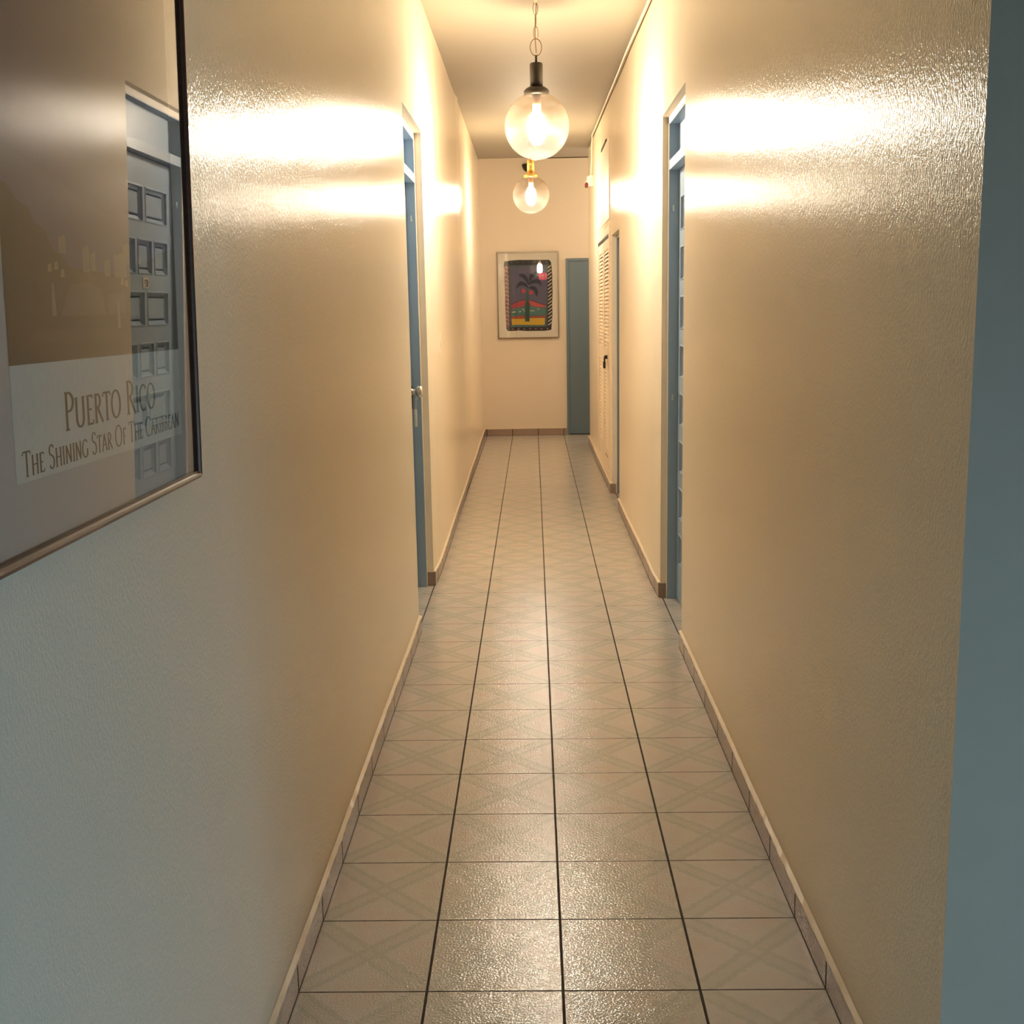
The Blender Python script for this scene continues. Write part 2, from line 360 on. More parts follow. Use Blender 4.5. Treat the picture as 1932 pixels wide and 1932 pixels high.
# skirting tiles: a tiled strip with a sloppy painted edge
def skirting(name, fx, y0, y1, side, h=0.076, th=0.011, ret=()):
    bm = bmesh.new(); n = max(1, int((y1-y0)/0.305)); ys = [y0+(y1-y0)*i/n for i in range(n+1)]
    for a, b in zip(ys, ys[1:]):
        pa, pb = fx(a, 0.05), fx(b, 0.05)
        q = [(pa, a), (pb, b), (pb-side*th, b), (pa-side*th, a)]
        lo_ = [bm.verts.new((x, y, 0.0)) for x, y in q]; hi_ = [bm.verts.new((x, y, h)) for x, y in q]
        bm.faces.new(lo_); bm.faces.new(hi_)
        for k in range(4): bm.faces.new((lo_[k], lo_[(k+1) % 4], hi_[(k+1) % 4], hi_[k]))
    y = Y0+T*math.ceil((y0+0.01-Y0)/T)                   # dark joints between the tiles, and along the floor
    def strip(ya, yb, z0, z1, out):
        k = max(1, int((yb-ya)/0.305)); 
        for i in range(k):
            a, b = ya+(yb-ya)*i/k, ya+(yb-ya)*(i+1)/k
            p1, p2 = fx(a, 0.05)-side*(th+out), fx(b, 0.05)-side*(th+out)
            if side < 0: p1, p2 = fx(a, 0.05)+th+out, fx(b, 0.05)+th+out
            f = bm.faces.new([bm.verts.new(q) for q in ((p1, a, z0), (p2, b, z0), (p2, b, z1), (p1, a, z1))]); f.material_index = 1
    while y < y1-0.01:
        strip(y-0.003, y+0.003, 0.001, h-0.001, 0.0003); y += T
    strip(y0, y1, 0.0005, 0.0035, 0.0003)
    o = struct(link(name, bm, [M['base'], M['joint']]))
    bm = bmesh.new(); n = int((y1-y0)/0.03); prev = None
    for i in range(n+1):
        y = y0+(y1-y0)*i/n; x = fx(y, 0.08); d = th+0.0015+random.uniform(-0.0012, 0.0012); zz = h+random.uniform(0.002, 0.005)
        ring = [bm.verts.new((x+side*0.002, y, h-0.002)), bm.verts.new((x-side*d, y, h-0.003-random.uniform(0, 0.003))), bm.verts.new((x-side*d, y, h+0.001)), bm.verts.new((x-side*0.001, y, zz+0.003))]
        if prev:
            for k in range(4): bm.faces.new((prev[k], prev[(k+1) % 4], ring[(k+1) % 4], ring[k]))
        else: bm.faces.new(ring)
        prev = ring
    bm.faces.new(prev)
    link('painted_edge', bm, M['caulk'], o)
    for ye, xi in ret:                                  # tile returned into the doorway
        xo = fx(ye, 0.05); bm = bmesh.new(); sgn = 1 if ye > y0+0.01 else -1
        ya, yb = sorted((ye, ye+sgn*0.011)); xa, xb_ = sorted((xo-side*th, xi)); box(bm, xa, xb_, ya, yb, 0, h, 0.001)
        link('return_tile', bm, M['base_plain'], o)
        bm = bmesh.new(); box(bm, xa, xb_, ya, yb, h, h+0.005, 0.001); link('painted_edge', bm, M['caulk'], o)
    return o
skirting('baseboard_left', xl, -2.98, LN, -1)
skirting('baseboard_left', xl, LF, YE, -1, ret=[(LF, -0.603)])
skirting('baseboard_right', xr, YC+0.0, RN, 1)
skirting('baseboard_right', xr, RF, R2N, 1, ret=[(RF, 0.677)])
skirting('baseboard_right', xr, R2F, YR, 1, th=0.02, ret=[(R2F, 0.655)])
bm = bmesh.new(); box(bm, -0.588, 0.385, YE-0.012, YE, 0, 0.078)
e_ = struct(link('baseboard_end', bm, M['base']))
bm = bmesh.new(); box(bm, -0.588, 0.387, YE-0.014, YE, 0.077, 0.084, 0.002); link('painted_edge', bm, M['caulk'], e_)

# ---------------------------------------------------------------- panelled doors
def ring_frame(bm, side, X, y0, y1, z0, z1, d_in, wd):
    pass
def panel_door(name, side, xf, y0, y1, head, knob_y=None, plate=False):
    """side=+1: in the right wall (faces -X); xf: |x| of the frame's front"""
    root = struct(empty(name, (side*xf, (y0+y1)/2, 0)))
    def bx(bm, d0, d1, a, b, z0, z1, bev=0.0): 
        X0, X1 = sorted((side*(xf+d0), side*(xf+d1))); box(bm, X0, X1, a, b, z0, z1, bev)
    def put(n, bm, mt, par=root, smooth=False):
        for v in bm.verts: v.co -= root.location
        o = link(n, bm, mt, par, smooth); return o
    j = 0.035; BARB, BART = 2.150, 2.195; HB = 2.365; dep = 0.045
    bm = bmesh.new()                                   # frame: jambs, head and transom bar
    bx(bm, 0, 0.12, y0, y0+j, 0, head); bx(bm, 0, 0.12, y1-j, y1, 0, head)
    bx(bm, 0, 0.12, y0+j, y1-j, HB, head); bx(bm, 0, 0.12, y0+j, y1-j, BARB, BART)
    put('door_frame', bm, M['blue'])
    bm = bmesh.new()                                   # roughly painted edge of the frame
    bx(bm, -0.003, 0.0005, y1-j+0.004, y1, 0.0, head, 0.001); bx(bm, -0.003, 0.0005, y0, y0+j-0.004, 0, head, 0.001)
    bx(bm, -0.003, 0.0005, y0, y1, HB+0.004, head, 0.001)
    put('painted_edge', bm, M['reveal'])
    bm = bmesh.new(); bx(bm, 0.047, 0.06, y0+j, y1-j, BART, HB); put('transom_panel', bm, M['blue'])
    # leaf with seven ranks of raised panels, 2 and 3 to a rank
    a, b, zb, zt = y0+j+0.003, y1-j-0.003, 0.012, BARB-0.004
    bm = bmesh.new(); 
    ranks = []
    z = 2.020
    for r in range(8): ranks.append((z-0.163, z, 2 if r % 2 == 0 else 3)); z -= 0.2365
    st = 0.088; gap = 0.036; ia, ib = a+st, b-st
    cells = []
    for z0, z1, k in ranks:
        wdt = (ib-ia-gap*(k-1))/k
        for i in range(k): cells.append((ia+i*(wdt+gap), ia+i*(wdt+gap)+wdt, z0, z1))
    ysx = sorted({a, b}|{c[0] for c in cells}|{c[1] for c in cells}); zsx = sorted({zb, zt}|{c[2] for c in cells}|{c[3] for c in cells})
    D0 = dep+0.003
    def vv(d, y, z): return bm.verts.new((side*(xf+d), y, z))
    for y_, y2 in zip(ysx, ysx[1:]):
        for z_, z2 in zip(zsx, zsx[1:]):
            yc, zc = (y_+y2)/2, (z_+z2)/2
            if any(c[0] < yc < c[1] and c[2] < zc < c[3] for c in cells): continue
            bm.faces.new((vv(D0, y_, z_), vv(D0, y2, z_), vv(D0, y2, z2), vv(D0, y_, z2)))
    def frustum(c, prof):
        prev = None
        for ins, d in prof:
            q = [vv(D0+d, c[0]+ins, c[2]+ins), vv(D0+d, c[1]-ins, c[2]+ins), vv(D0+d, c[1]-ins, c[3]-ins), vv(D0+d, c[0]+ins, c[3]-ins)]
            if prev:
                for k in range(4): bm.faces.new((prev[k], prev[(k+1) % 4], q[(k+1) % 4], q[k]))
            prev = q
        bm.faces.new(prev)
    for c in cells: frustum(c, [(0, 0), (0.002, -0.003), (0.007, -0.004), (0.010, 0.007), (0.024, 0.014), (0.026, 0.019), (0.031, 0.019), (0.036, 0.011)])
    bx(bm, dep+0.022, dep+0.045, a, b, zb, zt)
    for q in (((D0, a, zb), (D0, a, zt), (D0+.03, a, zt), (D0+.03, a, zb)), ((D0, b, zb), (D0, b, zt), (D0+.03, b, zt), (D0+.03, b, zb)),
              ((D0, a, zt), (D0, b, zt), (D0+.03, b, zt), (D0+.03, a, zt)), ((D0, a, zb), (D0, b, zb), (D0+.03, b, zb), (D0+.03, a, zb))):
        bm.faces.new([vv(*p) for p in q])
    leaf = put('door_leaf', bm, M['blue'])
    bm = bmesh.new()                                   # dark rebate between leaf and frame
    bx(bm, dep+0.020, dep+0.05, b-0.0005, y1-j+0.001, 0, BARB); bx(bm, dep+0.02, dep+0.05, y0+j-0.001, a+0.0005, 0, BARB); bx(bm, dep+0.02, dep+0.05, a, b, zt, BARB+0.001)
    put('rebate_gap', bm, M['dark'])
    bm = bmesh.new()                                   # strike plates on the far jamb
    for z_ in (1.955, 1.03): bx(bm, 0.016, 0.026, y1-j-0.0015, y1-j+0.0005, z_, z_+0.03)
    put('strike_plate', bm, M['chrome'])
    if knob_y is not None:
        bm = bmesh.new(); lathe(bm, [(0.0, -side*0.0), (0.032, -side*0.001), (0.031, -side*0.006), (0.014, -side*0.010), (0.011, -side*0.030), (0.020, -side*0.036), (0.0275, -side*0.045), (0.028, -side*0.058), (0.022, -side*0.067), (0.0, -side*0.069)], (side*(xf+D0), knob_y, 1.078), 28, 'x')
        for v in bm.verts: v.co = Vector((v.co.x, knob_y+(v.co.y-knob_y)*1.2, 1.078+(v.co.z-1.078)*1.2))
        put('door_knob', bm, M['chrome'])
        bm = bmesh.new(); bx(bm, dep+0.000, D0+0.006, b-0.012, b+0.003, 0.98, 1.10); put('latch_plate', bm, M['black'])
    if plate:
        bm = bmesh.new(); yc = (a+b)/2; bx(bm, D0-0.004, D0+0.002, yc-0.040, yc+0.036, 1.560, 1.607, 0.001)
        pl = put('number_plate', bm, M['plastic'])
        bm = bmesh.new()
        zc = 1.5835
        for yy, pts in ((yc+0.012, [(0.009*math.cos(t_), 0.016*math.sin(t_)) for t_ in [i*math.pi/8 for i in range(17)]]),
                        (yc-0.016, [(-0.009, 0.008), (-0.004, 0.015), (0.005, 0.014), (0.008, 0.006), (0.002, -0.006), (-0.009, -0.016), (0.009, -0.016)])):
            P_ = [(side*(xf+D0-0.0046), yy-p[0], zc+p[1]) for p in pts]     # figures read left to right when facing the door
            tube(bm, P_, 0.0018, 6)
        for v in bm.verts: v.co -= root.location
        link('door_number', bm, M['black'], pl)
    return root
panel_door('door_1', -1, 0.603, LN, LF, 2.40, knob_y=6.065)
panel_door('door_2', 1, 0.677, RN, RF, 2.40, plate=True)

# far right door: plain, no transom
root = struct(empty('door_3', (0.665, (R2N+R2F)/2, 0)))
def relbox(root, name, mat, args, bev=0.0, parent=None):
    bm = bmesh.new()
    for a_ in args: box(bm, *a_, bev)
    for v in bm.verts: v.co -= root.location
    return link(name, bm, mat, parent or root)
relbox(root, 'door_frame', M['blue2'], [(0.668, 0.80, R2N, R2N+0.03, 0, 2.05), (0.668, 0.80, R2F-0.03, R2F, 0, 2.05), (0.668, 0.80, R2N+0.03, R2F-0.03, 2.02, 2.05)])
relbox(root, 'door_leaf', M['blue2'], [(0.715, 0.75, R2N+0.034, R2F-0.034, 0.01, 2.015)], 0.001)

# end door, beside the palm picture
root = struct(empty('door_4', (0.80, YE, 0)))
relbox(root, 'door_frame', M['teal'], [(0.394, 0.425, YE-0.020, YE+0.03, 0, 2.055), (1.22, 1.25, YE-0.020, YE+0.03, 0, 2.055), (0.425, 1.22, YE-0.020, YE+0.03, 2.025, 2.055)], 0.002)
relbox(root, 'door_leaf', M['teal'], [(0.428, 1.217, YE-0.008, YE-0.002, 0.012, 2.022)], 0.001)
relbox(root, 'threshold_gap', M['dark'], [(0.425, 1.22, YE-0.006, YE, 0.0, 0.012)])

# ---------------------------------------------------------------- closet in the right wall
XC = 0.622
root = struct(empty('door_5', (XC, 10.28, 0)))
fx0 = 0.6185
relbox(root, 'door_frame', M['white'], [(fx0, 0.66, 9.42, 9.52, 0.080, 2.14), (fx0, 0.66, 11.04, 11.14, 0.080, 2.14), (fx0, 0.66, 9.52, 11.04, 2.075, 2.14), (fx0, 0.66, 9.52, 11.04, 0.080, 0.135)], 0.003)
for k, (ya, yb) in enumerate(((9.53, 10.27), (10.29, 11.03))):
    bm = bmesh.new(); s_ = 0.075; x0, x1 = fx0+0.004, fx0+0.032
    box(bm, x0, x1, ya, ya+s_, 0.145, 2.045, 0.002); box(bm, x0, x1, yb-s_, yb, 0.145, 2.045, 0.002)
    for z0, z1 in ((0.145, 0.30), (1.03, 1.14), (1.965, 2.045)): box(bm, x0, x1, ya+s_, yb-s_, z0, z1)
    leaf = link('louvered_leaf', bm, M['white'], root)
    for v in leaf.data.vertices: v.co -= root.location
    bm = bmesh.new()
    for z0, z1 in ((0.30, 1.03), (1.14, 1.965)):
        n = int((z1-z0)/0.031)
        for i in range(n):
            zc = z0+(i+0.5)*(z1-z0)/n
            vs2 = [bm.verts.new(p) for p in ((x0+0.003, ya+s_, zc-0.014), (x0+0.003, yb-s_, zc-0.014), (x0+0.003, yb-s_, zc-0.008), (x0+0.003, ya+s_, zc-0.008),
                                             (x0+0.016, ya+s_, zc+0.012), (x0+0.016, yb-s_, zc+0.012), (x0+0.016, yb-s_, zc+0.018), (x0+0.016, ya+s_, zc+0.018))]
            for f in ((0, 1, 2, 3), (4, 5, 6, 7), (0, 1, 5, 4), (3, 2, 6, 7), (0, 3, 7, 4), (1, 2, 6, 5)): bm.faces.new([vs2[q] for q in f])
    for v in bm.verts: v.co -= root.location
    link('louver_slats', bm, M['white'], leaf)
relbox(root, 'scuff_slot', M['dark'], [(fx0+0.0025, fx0+0.006, 9.75, 10.05, 0.232, 0.239)])
relbox(root, 'top_gap', M['dark'], [(fx0+0.002, fx0+0.03, 9.53, 11.03, 2.047, 2.074)])
relbox(root, 'closet_back', M['dark'], [(0.70, 0.71, 9.5, 11.06, 0.09, 2.07)])
# hasp + padlock
root = tag(empty('padlock', (0.600, 9.80, 1.045)), 'small black padlock hanging on the cream louvered closet doors', 'padlock')
bm = bmesh.new(); box(bm, -0.012, 0.008, -0.028, 0.028, -0.060, 0.0, 0.004); link('lock_body', bm, M['black'], root)
bm = bmesh.new(); tube(bm, [(0, -0.02, -0.002), (0, -0.02, 0.02)]+[(0, -0.02*math.cos(a*math.pi/8), 0.02+0.02*math.sin(a*math.pi/8)) for a in range(9)]+[(0, 0.02, -0.002)], 0.006, 8)
box(bm, 0.0, 0.027, -0.045, 0.045, 0.020, 0.050, 0.003); link('shackle', bm, M['black'], root)

# overhead hatch above the closet
root = struct(empty('door_6', (0.62, 10.28, 2.15)))
relbox(root, 'hatch_panel', M['white'], [(0.6205, 0.64, 9.48, 11.10, 2.19, 2.822)], 0.003)
relbox(root, 'top_gap', M['dark'], [(0.6195, 0.70, 9.84, 10.50, 2.828, 2.850)])

# ---------------------------------------------------------------- pendant lamps
def pendant(x, y, zb, R, cap_m, cap2_m, bulb_m, label):
    zc = ceil_z(y)
    root = tag(empty('pendant_lamp', (x, y, zc)), label, 'lamp', 'glass globe pendant lamps along the corridor ceiling')
    def part(n, bm, mt, par=None, smooth=False):
        for v in bm.verts: v.co.z -= zc
        return link(n, bm, mt, par or root, smooth)
    top = zb+R*0.98
    bm = bmesh.new(); lathe(bm, [(0.020, zc-0.0), (0.020, zc-0.003), (0.010, zc-0.008), (0.004, zc-0.022), (0.0, zc-0.024)], seg=20); part('ceiling_hook', bm, M['caulk'])
    bm = bmesh.new(); lathe(bm, [(0.0, top-0.006), (0.066, top-0.010), (0.068, top+0.010), (0.060, top+0.020), (0.044, top+0.030), (0.0, top+0.032)], seg=12); part('collar', bm, cap2_m)
    bm = bmesh.new(); lathe(bm, [(0.0, top+0.028), (0.034, top+0.028), (0.0345, top+0.142), (0.031, top+0.150), (0.0, top+0.152)]); part('socket_cup', bm, cap_m)
    bm = bmesh.new(); lathe(bm, [(0.0, top+0.155), (0.0065, top+0.145), (0.0055, top+0.190), (0.0, top+0.192)], seg=16); part('stem', bm, M['bronze'] if cap_m is M['bronze'] else cap_m)
    rz = top+0.188+0.041
    bm = bmesh.new(); tube(bm, [(0.030*math.cos(a), 0.004*math.cos(a), rz+0.043*math.sin(a)) for a in [i*2*math.pi/32 for i in range(32)]], 0.0028, 8, True); part('hanging_ring', bm, M['wire'])
    bm = bmesh.new(); z = rz+0.040; k = 0; L = 0.064
    while z < zc-0.03:
        a0 = 0.25 if k % 2 == 0 else math.pi/2+0.25
        tube(bm, [(0.013*math.cos(t)*math.cos(a0), 0.013*math.cos(t)*math.sin(a0), z+L/2+L/2*math.sin(t)) for t in [i*2*math.pi/20 for i in range(20)]], 0.0016, 6, True)
        z += L-0.004; k += 1
    part('chain', bm, M['wire'])
    bm = bmesh.new(); tube(bm, [(0.004*math.sin(z_*21), 0.003*math.cos(z_*17), top+0.2+(zc-0.02-top-0.2)*i/30) for i in range(31) for z_ in (top+0.2+(zc-0.02-top-0.2)*i/30,)], 0.0028, 6); part('cord', bm, M['wire'])
    bm = bmesh.new(); prof = []
    t0 = math.asin(0.060/R)
    for i in range(41):
        t = t0+(math.pi-t0)*i/40; prof.append((max(R*math.sin(t), 0.0) if i < 40 else 0.0, zb+R*math.cos(t)))
    rings = []
    for r, h in prof[:-1]: rings.append([bm.verts.new((r*math.cos(2*math.pi*k/64), r*math.sin(2*math.pi*k/64), h)) for k in range(64)])
    for A_, B_ in zip(rings, rings[1:]):
        for k in range(64): bm.faces.new((A_[k], A_[(k+1) % 64], B_[(k+1) % 64], B_[k]))
    tip = bm.verts.new((0, 0, prof[-1][1]))
    for k in range(64): bm.faces.new((rings[-1][k], rings[-1][(k+1) % 64], tip))
    part('glass_globe', bm, M['globe'], smooth=True)
    bm = bmesh.new(); lathe(bm, [(0.0, top-0.010), (0.024, top-0.010), (0.022, zb+0.070), (0.0, zb+0.068)]); part('lamp_holder', bm, M['holder'])
    bm = bmesh.new(); lathe(bm, [(0.0, zb+0.072), (0.020, zb+0.070), (0.036, zb+0.050), (0.044, zb+0.015), (0.047, zb-0.030), (0.042, zb-0.066), (0.024, zb-0.092), (0.0, zb-0.098)], seg=24); part('bulb', bm, bulb_m)
    return root
pendant(0.038, 6.40, 2.452, 0.172, M['bronze'], M['bronze'], M['bulb'], 'nearest clear glass globe pendant lamp with dark bronze cap and chain')
pendant(0.002, 11.10, 2.535, 0.171, M['brass'], M['brass'], M['bulb2'], 'far clear glass globe pendant lamp with brass cap')

# ---------------------------------------------------------------- small fittings
# white cable along the right ceiling edge, dropping to the alarm
pts = []
y = 1.9
while y < 11.75:
    pts.append((xr(y, 3.0)-0.020-0.002*math.sin(y*1.7), y, cable_z(y)-0.009-0.0015*math.sin(y*2.3))); y += 0.35
pts += [(0.610, 11.80, cable_z(11.8)-0.03), (0.607, 11.86, 3.03), (0.609, 11.88, 2.95), (0.604, 11.90, 2.85), (0.603, 11.90, 2.79)]
bm = bmesh.new(); tube(bm, pts, 0.0075, 8)
tag(link('ceiling_cable', bm, M['plastic']), 'cream cable running along the right ceiling edge and down to the alarm', 'cable')

root = tag(empty('fire_alarm', (0.624, 11.92, 2.73)), 'small cream alarm box with a red lens, high on the right wall', 'alarm')
bm = bmesh.new(); box(bm, -0.042, 0.0, -0.06, 0.06, -0.050, 0.055, 0.004); link('back_box', bm, M['plastic'], root)
bm = bmesh.new()
vsx = [bm.verts.new(p) for s in (-0.05, 0.05) for p in ((-0.042, s, 0.052), (-0.042, s, -0.055), (-0.070, s, -0.052), (-0.080, s, -0.01), (-0.066, s, 0.034))]
bm.faces.new(vsx[:5]); bm.faces.new(vsx[5:])
for k in range(5): bm.faces.new((vsx[k], vsx[(k+1) % 5], vsx[5+(k+1) % 5], vsx[5+k]))
hn = link('horn_housing', bm, M['plastic'], root)
bm = bmesh.new()
for i in range(4): box(bm, -0.074, -0.066, -0.052, -0.049, 0.020-i*0.012, 0.025-i*0.012)
link('grille_slots', bm, M['black'], hn)
bm = bmesh.new(); box(bm, -0.083, -0.052, -0.060, 0.04, -0.060, -0.016, 0.006); link('red_lens', bm, M['red'], root)

root = tag(empty('light_switch', (xl(6.95, 1.3), 6.95, 1.30)), 'cream light switch plate on the left wall past the blue door', 'switch')
bm = bmesh.new(); box(bm, -0.001, 0.007, -0.038, 0.038, -0.062, 0.062, 0.002); link('switch_plate', bm, M['plastic'], root)
bm = bmesh.new(); box(bm, 0.007, 0.016, -0.005, 0.005, -0.012, 0.012, 0.002); link('toggle', bm, M['plastic'], root)

# dark bowl sconce on the end wall, behind the far lamp
root = tag(empty('wall_sconce', (-0.030, YE, 3.075)), 'small dark bowl-shaped fixture high on the end wall behind the far lamp', 'wall fixture')
bm = bmesh.new()
n = 20; rings = []
for i in range(9):
    t = i/8*math.pi/2; r = 0.068*math.cos(t); z_ = -0.085*math.sin(t)+0.042
    rings.append([bm.verts.new((r*math.cos(math.pi+math.pi*k/n), min(0, r*math.sin(math.pi+math.pi*k/n)), z_)) for k in range(n+1)])
for A_, B_ in zip(rings, rings[1:]):
    for k in range(n): 
        try: bm.faces.new((A_[k], A_[k+1], B_[k+1], B_[k]))
        except ValueError: pass
bm.faces.new(rings[0])
link('bowl', bm, M['black'], root, True)
bm = bmesh.new(); box(bm, -0.02, 0.02, -0.012, 0.0, -0.02, 0.036, 0.002); link('mount', bm, M['black'], root)

# key and tag hanging from the left door's knob
root = tag(empty('key_tag', (-0.622, 6.05, 1.075)), 'pale key tag hanging from the steel knob of the left door', 'key tag')
bm = bmesh.new(); tube(bm, [(0, 0, 0.0), (0.002, 0.003, -0.04), (0.0, 0.002, -0.09)], 0.0035, 6); link('cord', bm, M['chrome'], root)
bm = bmesh.new(); box(bm, -0.006, 0.006, -0.008, 0.008, -0.180, -0.088, 0.002); link('tag', bm, M['plastic'], root)

# ---------------------------------------------------------------- flat artwork helper
class Art:
    def __init__(s, P): s.bm = bmesh.new(); s.mats = []; s.P = P; s.layer = 0
    def mi(s, m):
        if m not in s.mats: s.mats.append(m)
        return s.mats.index(m)
    def poly(s, pts, m, layer=None):
        if layer is None: s.layer += 1; layer = s.layer
        f = s.bm.faces.new([s.bm.verts.new(s.P(u, v, layer)) for u, v in pts]); f.material_index = s.mi(m)
        bmesh.ops.triangulate(s.bm, faces=[f])
    def stroke(s, pts, wf, m, layer=None):
        if layer is None: s.layer += 1; layer = s.layer
        L, R_ = [], []
        n = len(pts)
        for i, (u, v) in enumerate(pts):
            a = pts[max(i-1, 0)]; b = pts[min(i+1, n-1)]; dx, dy = b[0]-a[0], b[1]-a[1]; l = math.hypot(dx, dy) or 1
            w_ = wf(i/(n-1), dx/l, dy/l)/2; nx, ny = -dy/l*w_, dx/l*w_
            L.append((u+nx, v+ny)); R_.append((u-nx, v-ny))
        for i in range(n-1):
            f = s.bm.faces.new([s.bm.verts.new(s.P(p[0], p[1], layer)) for p in (L[i], L[i+1], R_[i+1], R_[i])]); f.material_index = s.mi(m)
    def done(s, name, parent): 
        me_o = link(name, s.bm, s.mats, parent); return me_o
def flat(name, c, r=0.6): return simple(name, c, r, var=0.10, scale=120)
def bez(p, n=14):
    out = []
    for i in range(n+1):
        t = i/n
        if len(p) == 3: out.append(tuple((1-t)**2*p[0][k]+2*t*(1-t)*p[1][k]+t*t*p[2][k] for k in (0, 1)))
        else: out.append(tuple((1-t)**3*p[0][k]+3*t*(1-t)**2*p[1][k]+3*t*t*(1-t)*p[2][k]+t**3*p[3][k] for k in (0, 1)))
    return out

# ---------------------------------------------------------------- palm picture on the end wall
AX0, AX1, AZ0, AZ1 = -0.408, 0.308, 1.146, 2.140
root = tag(empty('framed_picture', ((AX0+AX1)/2, YE, AZ0)), 'framed colourful palm tree picture on the end wall beside the teal door', 'picture')
def cloc(bm):
    for v in bm.verts: v.co -= root.location
bm = bmesh.new(); fw_ = 0.011
box(bm, AX0, AX0+fw_, YE-0.024, YE, AZ0, AZ1, 0.002); box(bm, AX1-fw_, AX1, YE-0.024, YE, AZ0, AZ1, 0.002)
box(bm, AX0+fw_, AX1-fw_, YE-0.024, YE, AZ0, AZ0+fw_, 0.002); box(bm, AX0+fw_, AX1-fw_, YE-0.024, YE, AZ1-fw_, AZ1, 0.002)
cloc(bm); link('picture_frame', bm, M['gold'], root)
bm = bmesh.new(); box(bm, AX0+fw_, AX1-fw_, YE-0.012, YE-0.002, AZ0+fw_, AZ1-fw_); cloc(bm); link('backing_board', bm, M['paper'], root)
bm = bmesh.new(); box(bm, AX0+fw_, AX1-fw_, YE-0.0205, YE-0.020, AZ0+fw_, AZ1-fw_); cloc(bm); link('glass', bm, M['glass'], root)
rl = root.location
def PA(u, v, l): return (AX0+(u-165)/1140*(AX1-AX0)-rl.x, YE-0.0122-l*0.00008-rl.y, AZ1-(v-160)/1555*(AZ1-AZ0)-rl.z)
art = Art(PA)
C = {k: flat('ink_'+k, c) for k, c in dict(black=(0.012, 0.010, 0.009), violet=(0.085, 0.080, 0.145), slate=(0.055, 0.085, 0.10), crimson=(0.33, 0.035, 0.05), coral=(0.40, 0.07, 0.06),
     teal=(0.055, 0.14, 0.13), yellow=(0.52, 0.33, 0.015), red=(0.32, 0.04, 0.012), navy=(0.015, 0.013, 0.035), green=(0.012, 0.055, 0.03), cream=(0.58, 0.50, 0.36), pink=(0.60, 0.05, 0.14),
     rose=(0.42, 0.14, 0.13), trunk=(0.03, 0.09, 0.075), palepink=(0.75, 0.35, 0.42), maroon=(0.10, 0.012, 0.012), plum=(0.10, 0.03, 0.07)).items()}
outer = [(310, 325), (420, 315), (560, 305), (720, 312), (860, 322), (1000, 318), (1130, 312), (1165, 345), (1180, 430), (1190, 600), (1182, 760), (1192, 900), (1180, 1100), (1185, 1300), (1168, 1480), (1160, 1570), (1050, 1585), (900, 1578), (720, 1585), (560, 1572), (440, 1580), (350, 1580), (322, 1540), (312, 1300), (305, 1080), (312, 860), (302, 640), (308, 480), (295, 390)]
art.poly(outer, C['black'])
art.poly([(312, 400), (380, 400), (385, 1500), (322, 1520), (310, 1100)], C['maroon'])
art.poly([(390, 400), (1100, 400), (1095, 900), (1090, 1510), (400, 1510), (395, 900)], C['slate'])
art.poly([(420, 440), (800, 425), (1060, 470), (1090, 700), (1070, 1110), (900, 1060), (740, 1020), (560, 1030), (410, 1090), (425, 800)], C['violet'])
art.poly([(415, 1085), (560, 1030), (720, 1010), (880, 1050), (1065, 1110), (1065, 1125), (880, 1072), (720, 1030), (560, 1050), (415, 1105)], C['plum'])
art.poly([(415, 1110), (560, 1048), (700, 1025), (780, 1035), (920, 1085), (1065, 1130), (1065, 1160), (930, 1160), (740, 1120), (560, 1155), (435, 1180)], C['crimson'])
art.poly([(780, 1045), (920, 1090), (1060, 1140), (1060, 1158), (930, 1158), (800, 1130)], C['coral'])
art.poly([(420, 1185), (560, 1160), (740, 1125), (930, 1165), (1065, 1165), (1060, 1310), (800, 1300), (560, 1300), (420, 1320)], C['teal'])
art.poly([(430, 1322), (600, 1305), (800, 1318), (1060, 1310), (1062, 1345), (800, 1345), (600, 1358), (430, 1358)], C['red'])
art.poly([(418, 1358), (600, 1362), (800, 1352), (1045, 1352), (1040, 1480), (800, 1475), (600, 1470), (430, 1470)], C['yellow'])
art.poly([(405, 1478), (700, 1484), (1060, 1490), (1060, 1508), (405, 1508)], C['teal'])
for (a_, b_) in (((430, 1238), (495, 1232)), ((620, 1190), (660, 1185)), ((650, 1222), (670, 1214)), ((765, 1215), (850, 1220)), ((905, 1190), (940, 1188)), ((560, 1232), (600, 1228))):
    art.stroke([a_, ((a_[0]+b_[0])/2, (a_[1]+b_[1])/2+4), b_], lambda t, x, y: 11, C['cream'])
for k in range(17):
    v_ = 430+k*64; art.stroke([(1105, v_+28), (1140, v_+2), (1175, v_-24)], lambda t, x, y: 17, C['cream'])
for k in range(15):
    v_ = 430+k*72; art.stroke(bez([(316, v_+8), (350, v_-26), (372, v_+30)], 6), lambda t, x, y: 15, C['rose'])
for k in range(7):
    for v_ in (345, 1545): 
        c_ = 440+k*108
        art.poly([(c_+15*math.cos(t_*math.pi/4), v_+13*math.sin(t_*math.pi/4)) for t_ in range(8)], C['coral'] if v_ > 1000 and k == 0 else C['rose'] if v_ > 1000 else C['slate'])
art.stroke([(725, 800), (720, 900), (722, 1000), (725, 1100)], lambda t, x, y: 34+14*t, C['trunk'])
art.stroke([(722, 1040), (720, 1110), (718, 1250), (714, 1410)], lambda t, x, y: 44+38*min(1, t*3), C['green'])
art.poly([(668, 1120), (705, 1075), (742, 1080), (768, 1120), (742, 1140), (690, 1140)], C['green'])
for c_ in ((655, 860), (795, 895)): art.poly([(c_[0]+44*math.cos(t_*math.pi/5), c_[1]+42*math.sin(t_*math.pi/5)) for t_ in range(10)], C['crimson'])
fr_w = lambda t, x, y: 18+54*math.sin(math.pi*min(1, t*1.05))**0.7
